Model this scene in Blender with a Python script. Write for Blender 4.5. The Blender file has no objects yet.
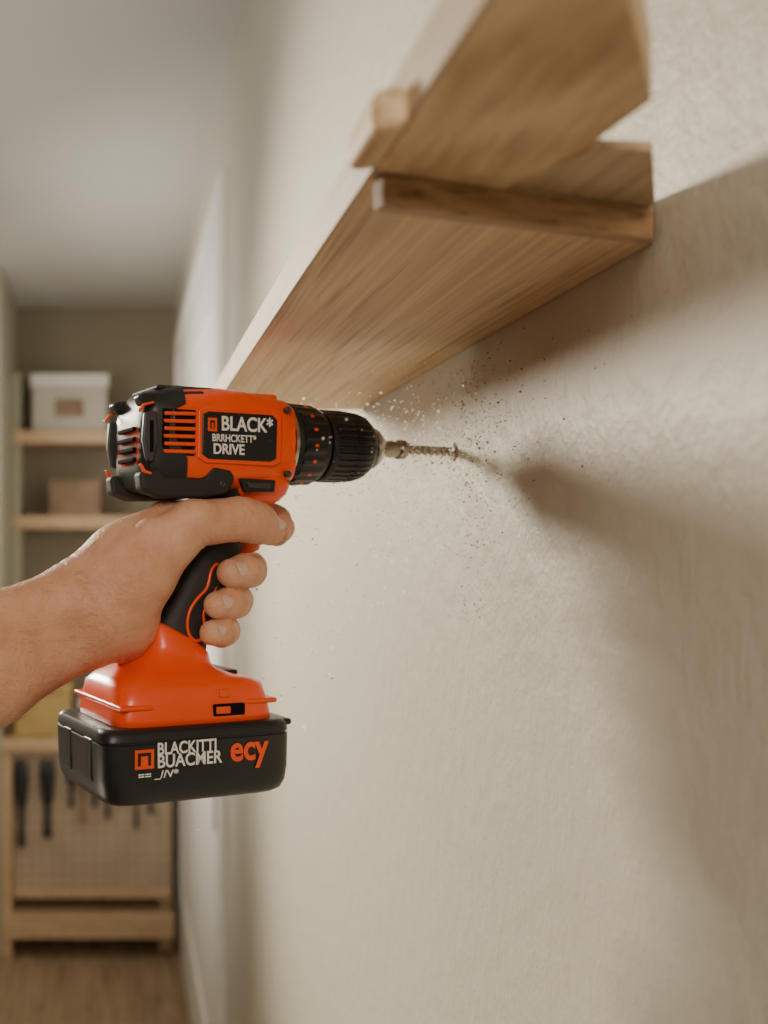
import bpy, bmesh, math, random
import numpy as np
from mathutils import Vector, Matrix
random.seed(4); np.random.seed(4)
S=bpy.context.scene
EYE=1.75
C,SN=math.cos(math.radians(22)),math.sin(math.radians(22))
WX=0.26; TY=0.8

# ------------------------------------------------------------ materials
def mat(name,col,rough=.5,metal=0,noise=None,bump=None,spec=.5,sss=0,coat=0):
    m=bpy.data.materials.new(name); m.use_nodes=True
    nt=m.node_tree; b=nt.nodes['Principled BSDF']
    b.inputs['Base Color'].default_value=(*col,1); b.inputs['Roughness'].default_value=rough
    b.inputs['Metallic'].default_value=metal; b.inputs['Specular IOR Level'].default_value=spec
    b.inputs['Coat Weight'].default_value=coat
    if sss:
        b.inputs['Subsurface Weight'].default_value=sss
        b.inputs['Subsurface Radius'].default_value=(1,.35,.2); b.inputs['Subsurface Scale'].default_value=.006
    tc=nt.nodes.new('ShaderNodeTexCoord')
    if noise:
        sc,amt=noise[0],noise[1]; st=noise[2] if len(noise)>2 else (1,1,1)
        mp=nt.nodes.new('ShaderNodeMapping'); mp.inputs['Scale'].default_value=st
        n=nt.nodes.new('ShaderNodeTexNoise'); n.inputs['Scale'].default_value=sc; n.inputs['Detail'].default_value=6
        r=nt.nodes.new('ShaderNodeValToRGB')
        r.color_ramp.elements[0].position=.3; r.color_ramp.elements[1].position=.7
        r.color_ramp.elements[0].color=(*[c*(1-amt) for c in col],1); r.color_ramp.elements[1].color=(*[min(1,c*(1+amt)) for c in col],1)
        nt.links.new(tc.outputs['Object'],mp.inputs[0]); nt.links.new(mp.outputs[0],n.inputs['Vector'])
        nt.links.new(n.outputs['Fac'],r.inputs[0]); nt.links.new(r.outputs[0],b.inputs['Base Color'])
    if bump:
        sc,s,d=bump[0],bump[1],bump[2]; st=bump[3] if len(bump)>3 else (1,1,1)
        mp=nt.nodes.new('ShaderNodeMapping'); mp.inputs['Scale'].default_value=st
        n=nt.nodes.new('ShaderNodeTexNoise'); n.inputs['Scale'].default_value=sc; n.inputs['Detail'].default_value=5
        bp=nt.nodes.new('ShaderNodeBump'); bp.inputs['Strength'].default_value=s; bp.inputs['Distance'].default_value=d
        nt.links.new(tc.outputs['Object'],mp.inputs[0]); nt.links.new(mp.outputs[0],n.inputs['Vector'])
        nt.links.new(n.outputs['Fac'],bp.inputs['Height']); nt.links.new(bp.outputs[0],b.inputs['Normal'])
    return m

def wood(name,c1,c2,st=(26,1.6,26),knots=False,bumpd=.0008,rings=30,lines=.5):
    m=bpy.data.materials.new(name); m.use_nodes=True; nt=m.node_tree; b=nt.nodes['Principled BSDF']
    L=nt.links.new
    tc=nt.nodes.new('ShaderNodeTexCoord'); mp=nt.nodes.new('ShaderNodeMapping'); mp.inputs['Scale'].default_value=st
    n0=nt.nodes.new('ShaderNodeTexNoise'); n0.inputs['Scale'].default_value=.9; n0.inputs['Detail'].default_value=1.5
    mul=nt.nodes.new('ShaderNodeMath'); mul.operation='MULTIPLY'; mul.inputs[1].default_value=rings
    fr=nt.nodes.new('ShaderNodeMath'); fr.operation='SINE'
    L(tc.outputs['Object'],mp.inputs[0]); L(mp.outputs[0],n0.inputs['Vector'])
    L(n0.outputs['Fac'],mul.inputs[0]); L(mul.outputs[0],fr.inputs[0])
    mp2=nt.nodes.new('ShaderNodeMapping'); mp2.inputs['Scale'].default_value=(st[0]*14,st[1]*5,st[2]*14)
    n1=nt.nodes.new('ShaderNodeTexNoise'); n1.inputs['Scale'].default_value=1; n1.inputs['Detail'].default_value=4
    L(tc.outputs['Object'],mp2.inputs[0]); L(mp2.outputs[0],n1.inputs['Vector'])
    ma=nt.nodes.new('ShaderNodeMath'); ma.operation='MULTIPLY_ADD'; ma.inputs[1].default_value=.10 if knots else .075
    L(fr.outputs[0],ma.inputs[0]); L(n1.outputs['Fac'],ma.inputs[2])
    r=nt.nodes.new('ShaderNodeValToRGB'); r.color_ramp.elements[0].position=.26; r.color_ramp.elements[1].position=.66
    r.color_ramp.elements[0].color=(*c1,1); r.color_ramp.elements[1].color=(*c2,1)
    L(ma.outputs[0],r.inputs[0])
    mp3=nt.nodes.new('ShaderNodeMapping'); mp3.inputs['Scale'].default_value=(st[0]*9,st[1]*4,st[2]*9)
    n3=nt.nodes.new('ShaderNodeTexNoise'); n3.inputs['Scale'].default_value=1; n3.inputs['Detail'].default_value=2
    r3=nt.nodes.new('ShaderNodeValToRGB'); r3.color_ramp.elements[0].position=.60; r3.color_ramp.elements[1].position=.70
    r3.color_ramp.elements[0].color=(1,1,1,1); r3.color_ramp.elements[1].color=(1-lines,1-lines*1.1,1-lines*1.2,1)
    mx=nt.nodes.new('ShaderNodeMixRGB'); mx.blend_type='MULTIPLY'; mx.inputs[0].default_value=1
    L(tc.outputs['Object'],mp3.inputs[0]); L(mp3.outputs[0],n3.inputs['Vector']); L(n3.outputs['Fac'],r3.inputs[0])
    L(r.outputs[0],mx.inputs[1]); L(r3.outputs[0],mx.inputs[2]); L(mx.outputs[0],b.inputs['Base Color'])
    b.inputs['Roughness'].default_value=.55
    bp=nt.nodes.new('ShaderNodeBump'); bp.inputs['Strength'].default_value=.3; bp.inputs['Distance'].default_value=bumpd
    L(n1.outputs['Fac'],bp.inputs['Height']); L(bp.outputs[0],b.inputs['Normal'])
    return m

M_wall=mat('wall_paint',(.60,.56,.465),.5,noise=(3,.03),bump=(55,.55,.0035,(1,1,.85)))
def wall_streaks(m):
    nt=m.node_tree; L=nt.links.new
    b=nt.nodes['Principled BSDF']; old=b.inputs['Normal'].links[0].from_node
    tc=[n for n in nt.nodes if n.type=='TEX_COORD'][0]
    mp=nt.nodes.new('ShaderNodeMapping'); mp.inputs['Scale'].default_value=(1,75,9)
    n=nt.nodes.new('ShaderNodeTexNoise'); n.inputs['Scale'].default_value=1; n.inputs['Detail'].default_value=3; n.inputs['Distortion'].default_value=.6
    rr=nt.nodes.new('ShaderNodeValToRGB'); rr.color_ramp.elements[0].position=.63; rr.color_ramp.elements[1].position=.77
    bp=nt.nodes.new('ShaderNodeBump'); bp.inputs['Strength'].default_value=.26; bp.inputs['Distance'].default_value=.0012
    L(tc.outputs['Object'],mp.inputs[0]); L(mp.outputs[0],n.inputs['Vector']); L(n.outputs['Fac'],rr.inputs[0])
    L(rr.outputs[0],bp.inputs['Height']); L(old.outputs[0],bp.inputs['Normal'])
    n3=nt.nodes.new('ShaderNodeTexNoise'); n3.inputs['Scale'].default_value=260; n3.inputs['Detail'].default_value=3
    bp3=nt.nodes.new('ShaderNodeBump'); bp3.inputs['Strength'].default_value=.45; bp3.inputs['Distance'].default_value=.0010
    L(tc.outputs['Object'],n3.inputs['Vector']); L(n3.outputs['Fac'],bp3.inputs['Height']); L(bp.outputs[0],bp3.inputs['Normal'])
    L(bp3.outputs[0],b.inputs['Normal'])
wall_streaks(M_wall)
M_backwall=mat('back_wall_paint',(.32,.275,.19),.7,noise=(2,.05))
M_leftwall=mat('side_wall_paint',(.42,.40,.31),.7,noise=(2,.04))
M_ceil=mat('ceiling_paint',(.66,.66,.64),.8,noise=(2,.02))
M_trim=mat('white_trim_paint',(.92,.90,.84),.4,noise=(4,.02))
M_floor=wood('floor_wood',(.32,.22,.13),(.46,.34,.22),(6,.8,6))
M_woodA=wood('pine_plank',(.66,.44,.235),(.88,.67,.42),(22,1.4,22),lines=.30)
M_woodB=wood('knotty_pine',(.54,.325,.16),(.83,.60,.36),(9,4.2,9),True,rings=34,lines=.18)
M_woodE=wood('pine_edge',(.48,.34,.205),(.66,.50,.33),lines=.25)
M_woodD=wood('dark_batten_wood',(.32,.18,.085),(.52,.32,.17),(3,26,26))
M_woodL=wood('light_cabinet_wood',(.56,.38,.21),(.70,.51,.32),(2,8,8),lines=.2)
M_orange=mat('orange_plastic',(.92,.080,.007),.34,noise=(40,.03),bump=(900,.06,.0003),coat=.2)
M_black=mat('black_plastic',(.013,.013,.014),.38,noise=(60,.2),bump=(1200,.15,.0003))
M_rubber=mat('black_rubber',(.018,.017,.016),.6,noise=(60,.25),bump=(1500,.4,.0005))
M_dark=mat('recess_shade_paint',(.006,.006,.006),.9,noise=(60,.1),spec=.1)  # near-black colour puts the shade of slots and holes into the surface
M_grey=mat('grey_plastic',(.045,.043,.042),.4,noise=(60,.1))
M_steel=mat('brushed_steel',(.60,.57,.53),.25,1,noise=(90,.15),bump=(300,.2,.0003))
M_bit=mat('drill_bit_steel',(.42,.37,.31),.32,1,noise=(90,.2))
M_white=mat('white_print',(.85,.83,.79),.5,noise=(90,.03))
M_nail=mat('fingernail',(.74,.50,.40),.28,noise=(60,.05))
M_hair=mat('arm_hair',(.30,.18,.09),.5,noise=(60,.1))
M_dust=mat('sawdust_wood',(.42,.27,.14),.8,noise=(200,.3))
M_dustL=mat('sawdust_pale',(1.0,.98,.90),.5,noise=(200,.01))
_nt=M_dustL.node_tree; _tr=_nt.nodes.new('ShaderNodeBsdfTranslucent'); _tr.inputs[0].default_value=(1,.97,.88,1)
_mx=_nt.nodes.new('ShaderNodeMixShader'); _mx.inputs[0].default_value=.65; _out=[n for n in _nt.nodes if n.type=='OUTPUT_MATERIAL'][0]
_nt.links.new(_nt.nodes['Principled BSDF'].outputs[0],_mx.inputs[1]); _nt.links.new(_tr.outputs[0],_mx.inputs[2]); _nt.links.new(_mx.outputs[0],_out.inputs[0])
M_yellow=mat('tan_plastic',(.55,.38,.14),.5,noise=(10,.1))
M_paper=mat('cream_card',(.60,.56,.48),.7,noise=(6,.1))
M_peg=mat('pegboard_hardboard',(.52,.41,.29),.7,noise=(6,.1))
M_book=mat('brown_card',(.33,.22,.14),.7,noise=(8,.3))
M_tool=mat('tool_steel_dark',(.02,.022,.028),.5,.0,noise=(20,.2))

def skin_mat():
    m=mat('skin',(.53,.275,.17),.5,sss=.15,spec=.38)
    nt=m.node_tree; b=nt.nodes['Principled BSDF']; L=nt.links.new
    tc=[n for n in nt.nodes if n.type=='TEX_COORD'][0]
    n=nt.nodes.new('ShaderNodeTexNoise'); n.inputs['Scale'].default_value=34; n.inputs['Detail'].default_value=7; n.inputs['Roughness'].default_value=.6
    r=nt.nodes.new('ShaderNodeValToRGB'); r.color_ramp.elements[0].position=.3; r.color_ramp.elements[1].position=.7
    r.color_ramp.elements[0].color=(.62,.285,.165,1); r.color_ramp.elements[1].color=(.77,.44,.28,1)
    L(tc.outputs['Object'],n.inputs['Vector']); L(n.outputs['Fac'],r.inputs[0]); L(r.outputs[0],b.inputs['Base Color'])
    v=nt.nodes.new('ShaderNodeTexVoronoi'); v.inputs['Scale'].default_value=520
    n2=nt.nodes.new('ShaderNodeTexNoise'); n2.inputs['Scale'].default_value=130; n2.inputs['Detail'].default_value=5; n2.inputs['Distortion'].default_value=1.2
    ad=nt.nodes.new('ShaderNodeMath'); ad.operation='MULTIPLY_ADD'; ad.inputs[1].default_value=.3
    bp=nt.nodes.new('ShaderNodeBump'); bp.inputs['Strength'].default_value=.65; bp.inputs['Distance'].default_value=.0014
    L(tc.outputs['Object'],v.inputs['Vector']); L(tc.outputs['Object'],n2.inputs['Vector'])
    L(v.outputs['Distance'],ad.inputs[0]); L(n2.outputs['Fac'],ad.inputs[2]); L(ad.outputs[0],bp.inputs['Height']); L(bp.outputs[0],b.inputs['Normal'])
    return m
M_skin=skin_mat()

# ------------------------------------------------------------ helpers
def empty(name,loc=(0,0,0),rz=0):
    e=bpy.data.objects.new(name,None); S.collection.objects.link(e); e.location=loc; e.rotation_euler=(0,0,rz); e.empty_display_size=.05; return e
def mkobj(name,verts,faces,m,parent=None,smooth=False,bevel=0,seg=3,recalc=True):
    me=bpy.data.meshes.new(name); me.from_pydata([tuple(map(float,v)) for v in verts],[],[tuple(int(i) for i in f) for f in faces]); me.update()
    if recalc:
        bm=bmesh.new(); bm.from_mesh(me); bmesh.ops.recalc_face_normals(bm,faces=bm.faces); bm.to_mesh(me); bm.free()
    o=bpy.data.objects.new(name,me); S.collection.objects.link(o); me.materials.append(m)
    if smooth:
        for p in me.polygons: p.use_smooth=True
    if bevel:
        bv=o.modifiers.new('bevel','BEVEL'); bv.width=bevel; bv.segments=seg; bv.limit_method='ANGLE'; bv.angle_limit=math.radians(35)
        for p in me.polygons: p.use_smooth=True
        wn=o.modifiers.new('wn','WEIGHTED_NORMAL')
    if parent: o.parent=parent
    return o
def box(name,lo,hi,m,parent=None,bevel=0):
    x0,y0,z0=lo; x1,y1,z1=hi
    v=[(x0,y0,z0),(x1,y0,z0),(x1,y1,z0),(x0,y1,z0),(x0,y0,z1),(x1,y0,z1),(x1,y1,z1),(x0,y1,z1)]
    f=[(0,3,2,1),(4,5,6,7),(0,1,5,4),(1,2,6,5),(2,3,7,6),(3,0,4,7)]
    return mkobj(name,v,f,m,parent,bevel=bevel)
def prism(name,poly,z0,z1,m,parent=None,bevel=0):
    n=len(poly); v=[(x,y,z0) for x,y in poly]+[(x,y,z1) for x,y in poly]
    f=[tuple(range(n))[::-1],tuple(range(n,2*n))]+[(i,(i+1)%n,n+(i+1)%n,n+i) for i in range(n)]
    return mkobj(name,v,f,m,parent,bevel=bevel)
def loft(name,secs,m,parent=None,smooth=True,bevel=0):
    n=len(secs[0]); v=[p for s in secs for p in s]; f=[]
    for i in range(len(secs)-1):
        for j in range(n):
            k=(j+1)%n; f.append((i*n+j,i*n+k,(i+1)*n+k,(i+1)*n+j))
    f.append(tuple(range(n))); f.append(tuple(range((len(secs)-1)*n,len(secs)*n)))
    o=mkobj(name,v,f,m,parent,smooth=smooth,bevel=bevel)
    return o
def autosmooth(o,ang=40):
    me=o.data; bm=bmesh.new(); bm.from_mesh(me)
    for e in bm.edges:
        if len(e.link_faces)==2 and e.calc_face_angle(0)>math.radians(ang): e.smooth=False
    bm.to_mesh(me); bm.free()
def sup(t,e):
    c,s=math.cos(t),math.sin(t)
    return math.copysign(abs(c)**(2/e),c),math.copysign(abs(s)**(2/e),s)

# rectification of side-view measurements to the drill's own (a,b,z) axes
def A(u,b=0):
    k=(u-122)/1024; return (k*(TY+b*C)-WX+b*SN)/(C-k*SN)
def R(u,v,b=0):
    a=A(u,b); Y=TY+a*SN+b*C; return (a,b,(545-v)/1024*Y)

# ------------------------------------------------------------ room
def zz(z): return EYE+z
box('floor',(-2.3,-1.2,-.1),(.36,5.13,0),M_floor)
CE=zz(1.17)
box('ceiling',(-2.3,-1.2,CE),(.36,5.13,CE+.1),M_ceil)
box('wall_right',(WX,-1.2,0),(WX+.1,5.13,CE),M_wall)
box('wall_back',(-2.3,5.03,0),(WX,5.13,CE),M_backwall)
box('wall_left',(-2.3,-1.2,0),(-2.2,5.03,CE),M_leftwall)
box('wall_partition',(-2.2,4.3,0),(-.51,5.03,CE),M_leftwall)
box('baseboard_right',(WX-.014,-1.2,0),(WX,2.50,.10),M_trim,bevel=.003)
d=empty('door_1')
dy0,dy1,dt=2.51,4.62,zz(.925)
box('casing_near',(WX-.022,dy0,0),(WX,dy0+.09,dt),M_trim,d,.004)
box('casing_far',(WX-.022,dy1-.09,0),(WX,dy1,dt),M_trim,d,.004)
box('casing_top',(WX-.022,dy0+.09,dt-.09),(WX,dy1-.09,dt),M_trim,d,.004)
box('leaf_stile_a',(WX-.012,dy0+.1,.01),(WX,dy0+.25,dt-.1),M_trim,d,.003)
box('leaf_stile_b',(WX-.012,dy1-.25,.01),(WX,dy1-.1,dt-.1),M_trim,d,.003)
for i,(a,b_) in enumerate([(.01,.3),(1.05,1.2),(dt-.27,dt-.1)]):
    box('leaf_rail_%d'%(i+1),(WX-.012,dy0+.25,a),(WX,dy1-.25,b_),M_trim,d,.003)
box('leaf_panel',(WX-.004,dy0+.25,.3),(WX,dy1-.25,dt-.27),M_trim,d)
box('door_knob_plate',(WX-.018,dy0+.15,1.0),(WX-.012,dy0+.2,1.16),M_steel,d,.003)

# back shelving
st=empty('storage_shelf')
for i,z in enumerate([.47,.075]):
    box('board_%d'%(i+1),(-.505,4.72,zz(z)),(WX-.005,5.025,zz(z)+.06),M_woodL,st,.004)
box('upright',(-.508,4.74,.935),(-.47,5.025,zz(.8)),M_leftwall,st,.003)
pf=empty('storage_box')
box('body',(-.42,4.78,zz(.531)),(-.07,4.98,zz(.76)),M_paper,pf,.006)
box('lid',(-.428,4.772,zz(.74)),(-.062,4.988,zz(.80)),M_white,pf,.006)
box('label_holder',(-.31,4.772,zz(.60)),(-.18,4.780,zz(.68)),M_book,pf,.001)
bk2=empty('cardboard_box')
box('body',(-.34,4.78,zz(.136)),(-.10,4.96,zz(.30)),M_book,bk2,.004)
box('flap',(-.342,4.778,zz(.30)),(-.222,4.962,zz(.306)),M_book,bk2,.001)
box('flap_b',(-.218,4.778,zz(.30)),(-.098,4.962,zz(.306)),M_book,bk2,.001)
wb=empty('workbench')
box('top',(-.51,4.3,zz(-.87)),(WX-.03,4.9,zz(-.82)),M_woodL,wb,.004)
box('pegboard_panel',(-.46,4.36,zz(-1.50)),(WX-.05,4.38,zz(-.87)),M_peg,wb)
box('pegboard_frame_bottom',(-.46,4.345,zz(-1.50)),(WX-.05,4.37,zz(-1.46)),M_woodL,wb,.003)
V=[];F=[]
for ix in range(15):
    for iz in range(13):
        x=-.43+ix*.045; z=zz(-.91)-iz*.045; q=len(V)
        V+=[(x+.005*math.cos(k*math.pi/3),4.3592,z+.005*math.sin(k*math.pi/3)) for k in range(6)]; F.append(tuple(range(q,q+6)))
mkobj('pegboard_hole_discs',V,F,M_dark,wb)  # flat dark discs painted as the shade inside peg holes
box('bottom_rail',(-.51,4.31,zz(-1.66)),(WX-.04,4.56,zz(-1.56)),M_woodL,wb,.004)
box('left_leg',(-.51,4.32,0),(-.465,4.42,zz(-.87)),M_woodL,wb,.004)
box('right_leg',(WX-.1,4.42,0),(WX-.04,4.5,zz(-.87)),M_woodL,wb,.004)
for i,(x,l,w) in enumerate([(-.425,.37,.055),(-.315,.33,.06),(-.215,.20,.038),(-.165,.27,.034),(-.115,.20,.038),(-.06,.25,.034),(.0,.19,.042),(.06,.29,.034),(.12,.23,.04)]):
    zt=zz(-.91)
    secs=[]
    for (q,r) in [(0,.5),(.03,.9),(.2,1),(.45,.8),(.55,.5),(.56,.4),(.8,.4),(.95,.55),(1,.3)]:
        secs.append([(x+math.cos(t)*w*.55*r,4.331+math.sin(t)*w*.40*r,zt-q*l) for t in np.linspace(0,2*math.pi,12,endpoint=False)])
    loft('hanging_tool_%d'%(i+1),secs,M_book if i in(3,6) else M_tool,wb)
    box('hook_%d'%(i+1),(x-.004,4.325,zt-.012),(x+.004,4.3595,zt-.004),M_steel,wb)
tb=empty('tool_case')
box('body',(-.46,4.38,zz(-.819)),(-.22,4.55,zz(-.64)),M_yellow,tb,.012)
box('lid',(-.465,4.375,zz(-.64)),(-.215,4.555,zz(-.60)),M_yellow,tb,.008)
box('handle',(-.38,4.44,zz(-.60)),(-.30,4.47,zz(-.565)),M_black,tb,.006)
bx=empty('cardboard_box')
box('carton',(-.19,4.42,zz(-.819)),(.0,4.6,zz(-.66)),M_paper,bx,.004)
box('flap',(-.192,4.418,zz(-.66)),(-.097,4.602,zz(-.655)),M_book,bx,.001)

# ------------------------------------------------------------ wall shelf
sh=empty('wall_shelf')
FX=.0996; Z0=zz(.1475); Z1=zz(.168)
prism('plank',[(FX,.405),(FX,1.119),(WX-.0005,1.119),(WX-.0005,.4995),(.2325,.451)],Z0,Z1,M_woodA,sh,.0012)
prism('near_plank',[(FX,.402),(.158,.424),(.172,.380),(.1735,.362),(.1755,.339),(.155,.305),(.137,.277),(.125,.22),(.118,.12),(FX,.12)],Z0-.0008,Z1,M_woodB,sh,.0012)
prism('corner_board',[(.160,.425),(.2325,.451),(.2335,.4485),(.200,.386),(.177,.384)],Z0+.001,Z0+.0050,M_woodE,sh,.0008)
box('front_edge_strip',(FX-.0016,.12,Z0-.0002),(FX+.0002,1.119,Z1+.0004),M_woodE,sh)
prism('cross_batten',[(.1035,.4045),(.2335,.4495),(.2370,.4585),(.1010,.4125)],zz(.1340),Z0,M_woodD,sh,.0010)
prism('peg_block',[(.0862,.352),(FX-.0014,.347),(FX-.0014,.390),(.0862,.394)],zz(.1425),zz(.1575),M_woodB,sh,.0040)

# ------------------------------------------------------------ DRILL
D=empty('power_drill',(WX,TY,EYE),math.radians(22))
AXZ=.0727
def head_sec(u,vt,vb,hw,e=4.5,grow=0,n=56,sh=0):
    a=A(u,-.02 if u>240 else 0); Y=TY+a*SN; zt=(545-vt)/1024*Y+grow; zb=(545-vb)/1024*Y-grow
    zc=(zt+zb)/2; h=(zt-zb)/2; r=[]
    for t in np.linspace(0,2*math.pi,n,endpoint=False):
        c,s=sup(t,e); r.append((a,c*(hw+grow),zc+s*h))
    return r
HEAD=[(128,427,467,.019),(129.5,415,477,.024),(133,404,484,.028),(140,396,489,.0300),(153,392,492,.0310),(175,391,493,.0315),(205,391,493,.0315),(228,394,492,.0310),(270,400,489,.0300),(284,403,488,.0292),(291,408,484,.027)]
o=loft('motor_housing',[head_sec(*h) for h in HEAD],M_orange,D)
autosmooth(o,50)
def rear_shell():
    secs=[head_sec(*h,grow=.0016) for h in HEAD[:5]]
    last=[]
    base=head_sec(*HEAD[5],grow=.0016)
    for i,p in enumerate(base):
        rel=(p[2]-AXZ)/.036
        a=A(154)+ (A(163)-A(150))*(1 if rel<-.35 else (0.05 if rel<.55 else .9))
        last.append((a,p[1],p[2]))
    secs.append(last)
    secs.append([(p[0],p[1]*.93,AXZ+(p[2]-AXZ)*.95) for p in last])
    return loft('rear_cap',secs,M_black,D)
o=rear_shell(); autosmooth(o,35)
def Zof(v,a,b=0): return (545-v)/1024*(TY+a*SN+b*C)
def plate(name,poly,b,th,m,bev=.0008,mirror=True):
    pts=[R(u,v,b) for u,v in poly]; n=len(pts); V=[];F=[]
    for sgn in ((1,-1) if mirror else (1,)):
        o0=len(V)
        V+= [(p[0],sgn*b,p[2]) for p in pts]+[(p[0],sgn*(b+th),p[2]) for p in pts]
        F+= [tuple(o0+i for i in range(n)),tuple(o0+n+i for i in range(n))]+[(o0+i,o0+(i+1)%n,o0+n+(i+1)%n,o0+n+i) for i in range(n)]
    return mkobj(name,V,F,m,D,bevel=bev)
plate('label_frame',[(199,410),(207,407),(276,411),(282,416),(281,462),(274,466),(206,463),(198,458)],-.0330,.006,M_orange,.001)
plate('label_panel',[(203,414),(209,411),(273,415),(278,420),(277,459),(271,462),(209,459),(202,454)],-.0337,.006,M_black,.001)
plate('vent_recess',[(163,408),(196,410),(195,456),(168,454),(162,446)],-.0323,.004,M_dark,.0005)
for i in range(6):
    v=411+i*7.6
    plate('louver_%d'%(i+1),[(165-(i%2),v),(196,v+.8),(196,v+4.6),(165,v+3.8)],-.0337,.005,M_orange,.0007)
plate('lower_overmould',[(140,472),(160,468),(166,476),(205,478),(214,466),(232,470),(236,478),(228,494),(205,498),(160,498),(142,490)],-.0320,.012,M_rubber,.0025)
plate('top_overmould',[(138,395),(145,392),(204,390.5),(208,396),(206,401),(170,400),(160,405),(142,405)],-.0275,.01,M_black,.002)
box('top_spine',(A(144),-.022,Zof(395,A(165))),(A(200),.022,Zof(390,A(165))),M_rubber,D,.003)
box('top_spine_front',(A(204),-.014,Zof(402,A(250))),(A(268),.014,Zof(396,A(250))),M_orange,D,.003)
plate('cap_accent_upper',[(144,403),(154,401),(155,403),(145,405.5),(141,412),(139,410)],-.0325,.003,M_orange,.0005)
plate('cap_accent_lower',[(140,464),(142,463),(146,470),(152,472),(152,474.5),(144,473)],-.0325,.003,M_orange,.0005)
plate('cap_panel',[(145,412),(157,410),(159,440),(153,462),(147,460),(143,440)],-.0335,.004,M_grey,.0012)
plate('cap_groove',[(150,420),(154,420),(154,452),(150,452)],-.0338,.004,M_dark,.0006)
for i in range(4):
    z=Zof(431+i*10,A(128))
    box('rear_slot_%d'%(i+1),(A(128)-.0022,-.014,z-.0014),(A(128)+.003,.014,z+.0014),M_dark,D,.0006)
plate('selector_recess',[(240,478),(276,480),(275,492),(245,492)],-.0310,.004,M_black,.001)
plate('selector_button',[(247,482),(272,483),(271,489),(249,488)],-.0325,.006,M_grey,.001)
neck=[]
for (v,ur,uf,hw) in [(478,216,277,.0278),(488,218,277,.0268),(495,222,275,.0245),(501,226,270,.021),(505,232,264,.017)]:
    a0,a1=A(ur),A(uf); z=Zof(v,(a0+a1)/2); r=[]
    for t in np.linspace(0,2*math.pi,40,endpoint=False):
        c,s=sup(t,4); r.append(((a0+a1)/2+c*(a1-a0)/2,s*hw,z))
    neck.append(r)
loft('gearbox_neck',neck,M_orange,D)
for i,(u,v) in enumerate([(288,474),(222,484),(288,410)]):
    p=R(u,v,-.031); r=.0024
    loft('screw_%d'%(i+1),[[(p[0]+math.cos(t)*r*k,-.0318-dd,p[2]+math.sin(t)*r*k) for t in np.linspace(0,6.283,16,endpoint=False)] for k,dd in ((1,-.003),(1,.0),(.8,.0008),(.4,.0009),(.3,-.0008))],M_grey,D)
def revolve(name,prof,m,n=96,rib=None):
    secs=[]
    for k,(a,r) in enumerate(prof):
        row=[]
        for j in range(n):
            t=2*math.pi*j/n; rr=r
            if rib and rib[2]<=k<=rib[3]:
                rr=r-(rib[1] if (j%(n//rib[0]))<(n//rib[0])*.42 else 0)
            row.append((a,math.cos(t)*rr,AXZ+math.sin(t)*rr))
        secs.append(row)
    o=loft(name,secs,m,D); autosmooth(o,32); return o
def PR(l,b=-.019): return [(A(u,b),r) for u,r in l]
revolve('gearbox_collar',PR([(278,.0282),(285,.0292),(288,.0294),(289,.028)]),M_orange)
revolve('steel_ring',PR([(289,.0268),(289.2,.0298),(292,.0300),(293,.0282)]),M_steel)
revolve('torque_ring',PR([(292,.0270),(292.5,.0294),(296,.0303),(297,.0287),(298.5,.0287),(299,.0298),(320,.0290),(322,.0280),(324,.0262),(327,.0258),(328,.0245)]),M_black,120,(20,.0010,5,6))
V=[];F=[]
for j in range(16):
    t=2*math.pi*j/16+.1
    a0,a1=A(308,-.019),A(311,-.019); r=.0297; q=len(V)
    for (aa,tt,rr) in [(a0,t-.035,r),(a1,t-.035,r),(a1,t+.035,r),(a0,t+.035,r),(a0,t-.035,r-.002),(a1,t-.035,r-.002),(a1,t+.035,r-.002),(a0,t+.035,r-.002)]:
        V.append((aa,math.cos(tt)*rr,AXZ+math.sin(tt)*rr))
    F+=[(q,q+1,q+2,q+3),(q,q+4,q+5,q+1),(q+1,q+5,q+6,q+2),(q+2,q+6,q+7,q+3),(q+3,q+7,q+4,q),(q+4,q+7,q+6,q+5)]
mkobj('torque_marks',V,F,M_orange,D)
revolve('chuck_sleeve',PR([(327,.0225),(327.5,.0255),(331,.0266),(332,.0266),(334,.0266),(350,.0266),(352,.0254),(353,.0254),(355,.0262),(363,.0254),(369,.0238),(374,.0207),(377,.0177),(377.2,.012)],-.016),M_black,192,(32,.0013,4,9))
revolve('chuck_nose',PR([(374,.0150),(376,.0158),(379,.0148),(383,.0115),(386,.0095),(387,.0088),(387.2,.005)],-.008),M_steel)
revolve('bit_holder',PR([(382,.0050),(387,.0062),(391,.0066),(393,.0058),(396,.0058),(398,.0074),(403,.0074),(405,.0058),(407,.0040),(408,.003)],0),M_bit)
secs=[]; a0=A(406); nst=150
for i in range(nst+1):
    a=a0+(0.004-a0)*i/nst; tw=i/nst*2*math.pi*4.2
    tip=max(0,(a-(-.003))/.007); sc=1-.9*min(1,tip)
    row=[]
    for j in range(28):
        t=2*math.pi*j/28
        r=.0036*(1-.42*max(0,math.cos(2*t))**2)*sc
        row.append((a,math.cos(t+tw)*r,AXZ+math.sin(t+tw)*r))
    secs.append(row)
loft('twist_bit',secs,M_bit,D)

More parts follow.
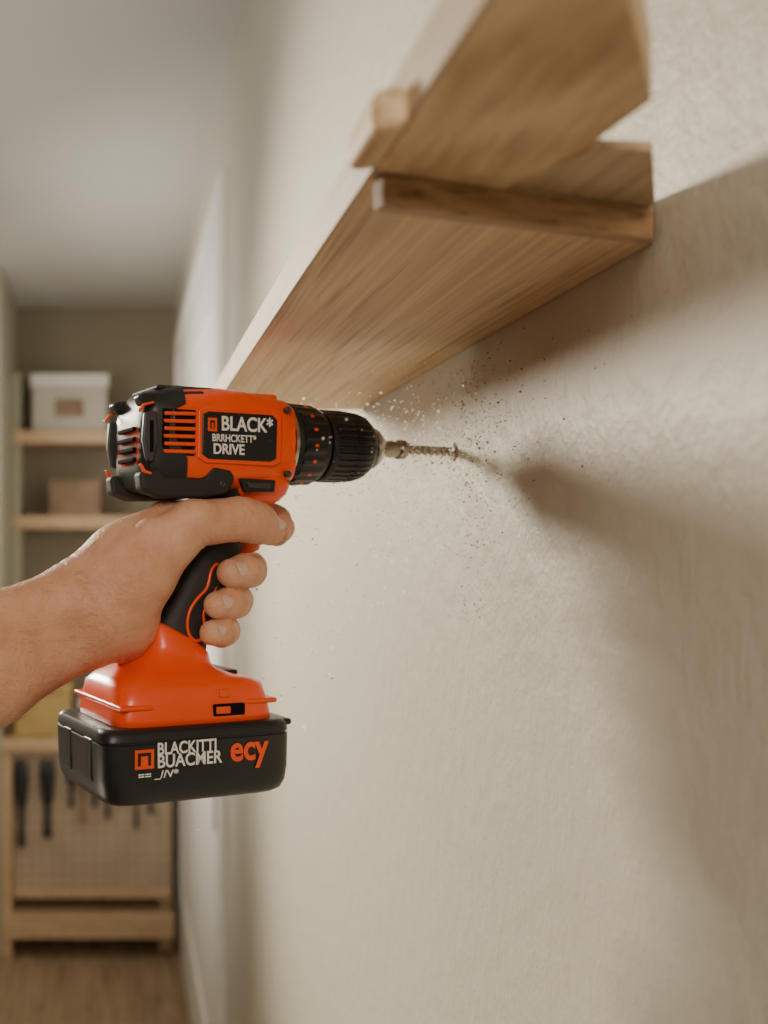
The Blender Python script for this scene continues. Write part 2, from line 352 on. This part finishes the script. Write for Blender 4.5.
# grip
GR=[(478,192,258,.024),(492,193,254,.0205),(505,193,250,.0185),(525,189,245,.018),(545,182,240,.018),(560,175,236,.0185),(580,166,228,.0195),(600,157,219,.0195),(620,150,210,.0190),(640,145,204,.0188),(655,143,202,.019)]
g=[]
for v,ur,uf,hw in GR:
    a0,a1=A(ur),A(uf); z=Zof(v,(a0+a1)/2)
    g.append([((a0+a1)/2+sup(t,2.6)[0]*(a1-a0)/2,sup(t,2.6)[1]*hw,z+sup(t,2.6)[0]*.004) for t in np.linspace(0,2*math.pi,48,endpoint=False)])
loft('grip',g,M_rubber,D)
tr=[]
for v,ur,uf in [(500,234,258),(510,236,262),(525,234,258),(540,234,259),(550,232,256),(553,230,248)]:
    a0,a1=A(ur),A(uf); z=Zof(v,(a0+a1)/2)
    tr.append([((a0+a1)/2+sup(t,3)[0]*(a1-a0)/2,sup(t,3)[1]*.0095,z) for t in np.linspace(0,2*math.pi,28,endpoint=False)])
loft('trigger',tr,M_orange,D)
def tube(name,pts,r,m,cyc=False):
    cu=bpy.data.curves.new(name,'CURVE'); cu.dimensions='3D'; cu.bevel_depth=r; cu.bevel_resolution=3
    sp=cu.splines.new('NURBS'); sp.points.add(len(pts)-1)
    for q,p in zip(sp.points,pts): q.co=(*p,1)
    sp.use_cyclic_u=cyc; sp.use_endpoint_u=not cyc; sp.order_u=3
    o=bpy.data.objects.new(name,cu); S.collection.objects.link(o); cu.materials.append(m); o.parent=D; return o
for sg,nm in ((-1,'right'),(1,'left')):
    def Q(u,v,b=-.0190):
        p=R(u,v,-.018); return (p[0],b if sg<0 else -b,p[2])
    tube('grip_accent_'+nm,[Q(218,562,-.0178),Q(210,570,-.0188),Q(207,588,-.0198),Q(196,598,-.0200),Q(187,612,-.0198),Q(186,630,-.0194),Q(192,641,-.0192),Q(203,640,-.0178),Q(205,626,-.0178),Q(202,612,-.0185),Q(210,600,-.0185),Q(217,585,-.0180),Q(222,570,-.0165)],.0011,M_orange,True)
# foot
FT=[(-.061,145,200,.0195,2.6,.0115),(-.0635,144,202,.0212,3,.0115),(-.073,143,204,.0220,3,.008),(-.080,137,209,.0245,3.2,.005),(-.0855,122,222,.032,4,.003),(-.089,106,235,.0385,5,.001),(-.0935,99,241,.0420,6,0),(-.104,97,244,.0437,7,0),(-.112,95.5,246,.0446,7,0),(-.1185,95,247,.045,7,0)]
f_=[]
for i,(z,ur,uf,hw,e,sl) in enumerate(FT):
    a0,a1=A(ur),A(uf)
    f_.append([((a0+a1)/2+sup(t,e)[0]*(a1-a0)/2,sup(t,e)[1]*hw,z-sup(t,e)[0]*sl) for t in np.linspace(0,2*math.pi,72,endpoint=False)])
loft('battery_foot',f_,M_orange,D)
box('foot_ridge_front',(A(216),-.0446,-.106),(A(245.5),.0446,-.1025),M_orange,D,.0015)
box('foot_ridge_rear',(A(95.5),-.0446,-.106),(A(128),.0446,-.1025),M_orange,D,.0015)
box('foot_latch_slot',(A(184),-.0457,-.1125),(A(214),-.040,-.1045),M_dark,D,.0012)
box('foot_latch_tab',(A(186),-.0463,-.111),(A(200),-.040,-.106),M_orange,D,.001)
box('foot_side_notch',(A(190),-.0448,-.1005),(A(200),-.036,-.095),M_orange,D,.001)
box('foot_top_button',(A(207),-.018,-.0905),(A(226),.018,-.0860),M_black,D,.0015)
# battery
def bsec(z,ur,uf,hw,e=9):
    a0,a1=A(ur-7),A(uf-6); return [((a0+a1)/2+sup(t,e)[0]*(a1-a0)/2,sup(t,e)[1]*hw,z) for t in np.linspace(0,2*math.pi,120,endpoint=False)]
B=[(-.1165,92,257,.0465),(-.1170,86,261,.0495),(-.1195,84,262.5,.0520),(-.124,83,263,.0525),(-.1245,84.5,261.5,.0516),(-.1255,84.5,261.5,.0516),(-.126,83,263,.0525),(-.148,84,262.5,.0522),(-.157,85.5,261,.0514),(-.1625,89,258,.0492),(-.1650,94,253,.0460)]
o=loft('battery_pack',[bsec(*q) for q in B],M_black,D); autosmooth(o,50)
box('battery_release',(A(251),-.014,-.145),(A(260),.014,-.122),M_grey,D,.002)
box('battery_front_lug',(A(247),-.046,-.1215),(A(258.5),.046,-.1170),M_black,D,.002)
for i in range(2):
    box('battery_rear_rib_%d'%(i+1),(A(75.4),-.03+i*.04,-.152),(A(82),-.014+i*.04,-.124),M_black,D,.002)
def text(name,s,u,v,b,size,m,sx=1,bold=.0):
    cu=bpy.data.curves.new(name,'FONT'); cu.body=s; cu.size=size; cu.extrude=.0002; cu.offset=bold; cu.resolution_u=6
    o=bpy.data.objects.new(name,cu); S.collection.objects.link(o); cu.materials.append(m)
    p=R(u,v,b); o.location=(p[0],b,p[2]); o.rotation_euler=(math.pi/2,0,0); o.scale=(sx,1,1); o.parent=D; return o
text('print_main','BLACK*',221,430,-.0342,.0135,M_white,.84,.00025)
text('print_sub_a','BRRHCKETT*',212,441,-.0342,.0070,M_white,.80,.0001)
text('print_sub_b','DRIVE',213,453.5,-.0342,.0098,M_white,.90,.0002)
def sq(name,u0,v0,u1,v1,b,m):
    p=R(u0,v1,b); q=R(u1,v0,b); box(name,(p[0],b-.0002,p[2]),(q[0],b+.0006,q[2]),m,D)
sq('print_logo',208,418,217,431,-.0339,M_orange)
sq('print_logo_inner',210.2,420.5,214.8,428.5,-.0342,M_black)
sq('print_logo_core',211.7,422.5,213.4,428.5,-.0344,M_orange)
sq('battery_logo',135,749,154,770,-.0525,M_orange)
sq('battery_logo_inner',138,752.5,151,766.5,-.0528,M_black)
sq('battery_logo_core',141,756,148,766.5,-.0530,M_orange)
text('battery_print_a','BLACKITTI',157,755,-.0530,.0108,M_white,.82,.0002)
text('battery_print_b','BUACMER',157,768,-.0530,.0115,M_white,.88,.0002)
text('battery_print_c','== _//V*',138,780,-.0528,.0066,M_white,1.2,.0001)
text('battery_print_d','ecy',230,761,-.0530,.0235,M_orange,.88,.0006)

# ------------------------------------------------------------ HAND (signed-distance modelling, then surface nets)
def seg(P,a,b,ra,rb):
    a=np.array(a,np.float32); b=np.array(b,np.float32); d=b-a
    t=np.clip(((P-a)@d)/max(1e-9,float(d@d)),0,1)
    q=P-a-t[...,None]*d
    return np.sqrt((q*q).sum(-1))-(ra+t*(rb-ra))
def smin(x,y,k):
    h=np.maximum(k-np.abs(x-y),0)/k
    return np.minimum(x,y)-h*h*k*.25
H=lambda u,v,b: R(u,v,b)
palm=[
 (H(86,594,.0),H(-15,642,.0),.0225,.0285),
 (H(90,630,.004),H(-15,680,.004),.0225,.0295),
 (H(-15,642,.0),H(-230,735,.01),.0285,.0400),
 (H(-15,680,.004),H(-230,765,.01),.0295,.0380),
 (H(86,596,0),H(128,563,-.002),.0255,.0270),
 (H(92,626,.004),H(122,622,.002),.0235,.0255),
 (H(128,563,-.004),H(168,525,-.010),.0265,.0175),
 (H(114,610,-.008),H(143,578,-.021),.025,.0205),
 (H(120,626,.010),H(129,645,.010),.021,.0115),
 (H(118,590,.022),H(180,520,.032),.022,.0130),
 (H(118,600,.024),H(174,556,.034),.022,.0125),
 (H(116,612,.024),H(164,588,.034),.020,.0120),
 (H(116,622,.020),H(156,614,.032),.018,.0115),
]
ridge=[
 (H(108,565,-.018),H(150,530,-.0280),.0055,.0060),
 (H(150,530,-.0280),H(205,513,-.0400),.0060,.0060),
]
fingers=[
 [(H(134,580,-.018),.0210),(H(192,524,-.030),.0158),(H(240,519,-.034),.0146),(H(256,523,-.0335),.0142),(H(270,531,-.032),.0100)],
 [(H(180,520,.032),.0130),(H(260,512,.033),.0108),(H(276,520,.022),.0105),(H(280,528,.004),.0098),(H(277,534,-.006),.0088)],
 [(H(174,556,.034),.0125),(H(236,564,.034),.0112),(H(251,568,.020),.0112),(H(250,571,-.010),.0112),(H(244,571,-.020),.0114),(H(231,573,-.0265),.0098)],
 [(H(164,588,.034),.0120),(H(222,596,.034),.0106),(H(238,600,.020),.0106),(H(236,602,-.010),.0108),(H(231,603,-.0200),.0109),(H(217,605,-.0265),.0092)],
 [(H(156,614,.032),.0115),(H(210,626,.032),.0098),(H(226,630,.018),.0098),(H(225,631,-.010),.0098),(H(221,632,-.0190),.0099),(H(212,633,-.0250),.0086)],
]
wr=np.array(H(86,600,0),np.float32); wd=np.array(H(128,570,0),np.float32)-np.array(H(40,625,0),np.float32); wd/=np.linalg.norm(wd)
def sdf(P):
    P=np.asarray(P,np.float32)
    d=None
    for a,b,ra,rb in palm:
        q=seg(P,a,b,ra,rb); d=q if d is None else smin(d,q,.014)
    for a,b,ra,rb in ridge: d=smin(d,seg(P,a,b,ra,rb),.007)
    ws=(P-wr)@wd
    for off in (-.003,.004): d=d+.0005*np.exp(-((ws-off+.0015*np.sin(P[...,2]*260))/.0012)**2)
    fs=None
    for fi,ch in enumerate(fingers):
        f=None
        for (a,ra),(b,rb) in zip(ch[:-1],ch[1:]):
            q=seg(P,a,b,ra,rb); f=q if f is None else smin(f,q,.004)
        for k in (range(1,len(ch)-1)):
            c=np.array(ch[k][0],np.float32); dr=np.array(ch[k+1][0],np.float32)-np.array(ch[k-1][0],np.float32); dr/=np.linalg.norm(dr)
            near=np.exp(-(((P-c)**2).sum(-1))/(ch[k][1]*1.6)**2)
            for off in (-.0026,0,.0026):
                s=(P-c)@dr-off+.0006*np.sin(P[...,2]*700+off*900)
                f=f+.0010*np.exp(-(s/.0008)**2)*near
        fs=f if fs is None else smin(fs,f,.0012)
    return smin(d,fs,.007)
def surface_nets(fn,lo,hi,h):
    ax=[np.arange(lo[i],hi[i]+h,h,dtype=np.float32) for i in range(3)]
    nx,ny,nz=map(len,ax); val=np.empty((nx,ny,nz),np.float32)
    Yg,Zg=np.meshgrid(ax[1],ax[2],indexing='ij')
    for i0 in range(0,nx,24):
        xs=ax[0][i0:i0+24]
        P=np.empty((len(xs),ny,nz,3),np.float32); P[...,0]=xs[:,None,None]; P[...,1]=Yg; P[...,2]=Zg
        val[i0:i0+24]=fn(P)
    ins=val<0
    acc=np.zeros((nx-1,ny-1,nz-1,3),np.float32); cnt=np.zeros((nx-1,ny-1,nz-1),np.float32)
    for axis in range(3):
        o1,o2=[k for k in range(3) if k!=axis]
        s0=[slice(None)]*3; s1=[slice(None)]*3; s0[axis]=slice(0,-1); s1[axis]=slice(1,None)
        v0=val[tuple(s0)]; v1=val[tuple(s1)]; cr=ins[tuple(s0)]!=ins[tuple(s1)]
        idx=np.argwhere(cr)
        t=v0[cr]/(v0[cr]-v1[cr])
        pos=idx.astype(np.float32); pos[:,axis]+=t
        for d1 in (0,-1):
            for d2 in (0,-1):
                c=idx.copy(); c[:,o1]+=d1; c[:,o2]+=d2
                ok=(c[:,o1]>=0)&(c[:,o2]>=0)&(c[:,o1]<acc.shape[o1])&(c[:,o2]<acc.shape[o2])
                cc=c[ok]; np.add.at(acc,(cc[:,0],cc[:,1],cc[:,2]),pos[ok]); np.add.at(cnt,(cc[:,0],cc[:,1],cc[:,2]),1)
    m=cnt>0; ids=-np.ones(cnt.shape,np.int64); ids[m]=np.arange(m.sum())
    V=acc[m]/cnt[m][:,None]*h+np.array(lo,np.float32)
    F=[]
    for axis in range(3):
        o1,o2=(axis+1)%3,(axis+2)%3
        s0=[slice(None)]*3; s1=[slice(None)]*3; s0[axis]=slice(0,-1); s1[axis]=slice(1,None)
        cr=ins[tuple(s0)]!=ins[tuple(s1)]; idx=np.argwhere(cr); inn=ins[tuple(s0)][cr]
        ok=(idx[:,o1]>0)&(idx[:,o2]>0)&(idx[:,o1]<cnt.shape[o1])&(idx[:,o2]<cnt.shape[o2])
        idx=idx[ok]; inn=inn[ok]
        q=[]
        for d1,d2 in ((-1,-1),(0,-1),(0,0),(-1,0)):
            c=idx.copy(); c[:,o1]+=d1; c[:,o2]+=d2; q.append(ids[c[:,0],c[:,1],c[:,2]])
        q=np.stack(q,1); q[~inn]=q[~inn][:,::-1]; F.append(q)
    F=np.concatenate(F)
    for _ in range(3):
        e=np.float32(.0004); f0=fn(V); g=np.stack([(fn(V+np.eye(3,dtype=np.float32)[k]*e)-fn(V-np.eye(3,dtype=np.float32)[k]*e))/(2*e) for k in range(3)],1)
        V=V-(f0/np.maximum((g*g).sum(1),.3))[:,None]*g*.9
    return V,F,g
V,F,G=surface_nets(sdf,(A(-262),-.075,-.30),(-.135,.075,.05),.0013)
AR=empty('human_arm_and_hand',(WX,TY,EYE),math.radians(22))
ho=mkobj('skin_surface',V,F,M_skin,AR,smooth=True,recalc=False)
cand=np.where((V[:,0]<A(88))&(V[:,0]>A(-120)))[0]; pick=np.random.choice(cand,900,replace=False)
HV=[];HF=[]
for i in pick:
    p=Vector(V[i].tolist()); n=Vector(G[i].tolist()).normalized()
    ax_=Vector((.75,random.uniform(-.3,.3),random.uniform(-.5,.1))).normalized(); t=(ax_-n*ax_.dot(n)).normalized(); sd=t.cross(n)
    l=random.uniform(.004,.009); r=.00007; q=len(HV)
    for k,(f,h) in enumerate(((0,0),(.5,.0014),(1,.0018))):
        c=p+t*l*f+n*h; rr=r*(1-f*.7)
        HV+= [c+sd*rr,c-sd*rr*.5+n*rr,c-sd*rr*.5-n*rr]
    for k in range(2):
        for j in range(3): HF.append((q+k*3+j,q+k*3+(j+1)%3,q+k*3+3+(j+1)%3,q+k*3+3+j))
mkobj('arm_hair',HV,HF,M_hair,AR,recalc=False)
def nail(name,c,dirv,nrm,l,w):
    dirv=Vector(dirv).normalized(); nrm=Vector(nrm); nrm=(nrm-dirv*nrm.dot(dirv)).normalized(); sd=dirv.cross(nrm)
    V=[];F=[];n=12
    for i in range(n+1):
        for j in range(n+1):
            x=(i/n*2-1); y=(j/n*2-1)
            xx=x*math.sqrt(1-y*y/2); yy=y*math.sqrt(1-x*x/2)
            p=Vector(c)+dirv*xx*l+sd*yy*w+nrm*(-.0016*yy*yy*1.6-.0006*xx*xx)
            V.append(p)
    for i in range(n):
        for j in range(n):
            a=i*(n+1)+j; F.append((a,a+1,a+n+2,a+n+1))
    o=mkobj(name,V,F,M_nail,AR,smooth=True); so=o.modifiers.new('s','SOLIDIFY'); so.thickness=.0008; so.offset=0
def nail_on(name,chain,nrm,l,w,f=.75):
    (a,ra),(b,rb)=chain[-2],chain[-1]; a=Vector(a);b=Vector(b); c=a.lerp(b,f); r=ra+(rb-ra)*f
    d=(b-a).normalized(); n=Vector(nrm); n=(n-d*n.dot(d)).normalized()
    nail(name,c+n*(r+.0004),d,n,l,w)
nail_on('thumb_nail',fingers[0],(.15,-.75,.65),.0068,.0060,.85)
nail_on('middle_nail',fingers[2],(-.3,-1,.25),.0058,.0055,.9)
nail_on('ring_nail',fingers[3],(-.3,-1,.25),.0055,.0050,.9)
nail_on('little_nail',fingers[4],(-.3,-1,.25),.0048,.0043,.9)

# ------------------------------------------------------------ sawdust
hz=zz(AXZ)
SD=empty('sawdust')
def dust(name,items,m,flat=False):
    V=[];F=[]
    for p,r in items:
        q=len(V); rot=Matrix.Rotation(random.random()*6.28,3,'X')@Matrix.Rotation(random.random()*6.28,3,'Z')
        for t in (((1,0,0),(0,.8,0),(-1,.1,0),(-.1,-.9,0)) if flat else ((1,0,0),(-.6,.8,0),(-.5,-.8,0),(0,0,.6),(0,0,-.6))):
            v=rot@Vector(t)*r*random.uniform(.7,1.3); V.append((p[0]+v[0],p[1]+v[1],p[2]+v[2]))
        if flat: F.extend([(q,q+1,q+2),(q,q+2,q+3)])
        else: F.extend([(q,q+1,q+3),(q+1,q+2,q+3),(q+2,q,q+3),(q+1,q,q+4),(q+2,q+1,q+4),(q,q+2,q+4)])
    return mkobj(name,V,F,m,SD)
it=[]
for i in range(900):
    y=TY-.04+random.gauss(0,.07); z=hz+.018+random.gauss(.0,.040)
    if random.random()<.3: y=TY-.04+random.gauss(0,.018); z=hz+random.uniform(-.13,.07)
    if z>EYE+.14: continue
    it.append(((WX-.0004,y,z),abs(random.gauss(.0001,.0004))+.0002))
for i in range(340):
    y=TY-.04+random.gauss(0,.055); it.append(((WX-.0004,y,hz-random.uniform(0,.42)),random.uniform(.0002,.0005)))
dust('wall_flecks',it,M_dust)
it=[]
for i in range(1000):
    s=min(abs(random.gauss(0,.085)),.2)
    it.append(((WX-.004-s,TY-.02+random.gauss(.0,.035),hz+.035-random.uniform(0,.17)*(.5+s*7)),random.choice([.0005,.0007,.0009,.0011,.0015])*random.uniform(.8,1.2)))
for i in range(600):
    s=random.expovariate(1/.025)
    it.append(((WX-.002-min(s,.1),TY-.03+random.gauss(0,.04),hz+random.gauss(.010,.034)),random.uniform(.0005,.0011)))
dust('airborne_flecks',[q for q in it if q[0][2]<EYE+.14],M_dustL,True)
loft('bore_hole_rim',[[(WX-dx,TY+.001+math.cos(t)*r*(1+.2*math.sin(5*t)),hz+math.sin(t)*r) for t in np.linspace(0,6.283,30,endpoint=False)] for dx,r in ((.0,.0075),(.0008,.0055),(.0012,.0040))],M_dust,SD)

# ------------------------------------------------------------ lights
def aim(o,loc,target):
    o.location=loc; o.rotation_euler=(Vector(target)-Vector(loc)).to_track_quat('-Z','Y').to_euler()
def area(name,loc,target,size,power,col,spread=180):
    l=bpy.data.lights.new(name,'AREA'); l.size=size; l.energy=power; l.color=col; l.spread=math.radians(spread)
    o=bpy.data.objects.new(name,l); S.collection.objects.link(o); aim(o,loc,target); return o
l=bpy.data.lights.new('work_spotlight','SPOT'); l.energy=285; l.color=(1,.91,.745); l.shadow_soft_size=.22; l.spot_size=math.radians(68); l.spot_blend=1
o=bpy.data.objects.new('work_spotlight',l); S.collection.objects.link(o); aim(o,(-1.05,2.45,zz(.58)),(.26,1.12,zz(-.16)))
area('front_fill',(-.35,-1.0,zz(.55)),(-.05,.8,zz(0)),.6,7.5,(1,.86,.70),120)  # added fill behind the camera, lights the drill side and hand
area('low_fill',(-1.0,1.1,zz(-.75)),(.15,.7,zz(.15)),.5,3.8,(1,.87,.69))  # added unseen fill from below left, brightens the shelf underside
area('door_fill',(-1.0,3.0,zz(.1)),(.26,3.3,zz(.1)),.5,16,(1,.93,.82),110)  # added unseen fill, brightens the white door trim
area('back_fill',(-.9,3.4,zz(.7)),(-.1,4.7,zz(-.7)),.5,3,(1,.89,.74))  # added unseen fill for the back shelving and pegboard
area('ceiling_fill',(-1.2,1.2,zz(.1)),(-.9,2.0,zz(1.1)),.5,10,(.98,.96,.97))  # added upward fill in place of bounce, brightens the ceiling
w=bpy.data.worlds.new('world'); S.world=w; w.use_nodes=True
w.node_tree.nodes['Background'].inputs[0].default_value=(.95,.92,.87,1); w.node_tree.nodes['Background'].inputs[1].default_value=.035

# ------------------------------------------------------------ camera
cam=bpy.data.cameras.new('camera'); co=bpy.data.objects.new('camera',cam); S.collection.objects.link(co)
co.location=(0,0,EYE); co.rotation_euler=(math.pi/2,0,0)
cam.sensor_width=36; cam.lens=36; cam.shift_x=262/1024; cam.shift_y=33/1024; cam.clip_start=.02
cam.dof.use_dof=True; cam.dof.focus_distance=.66; cam.dof.aperture_fstop=5.0
S.camera=co
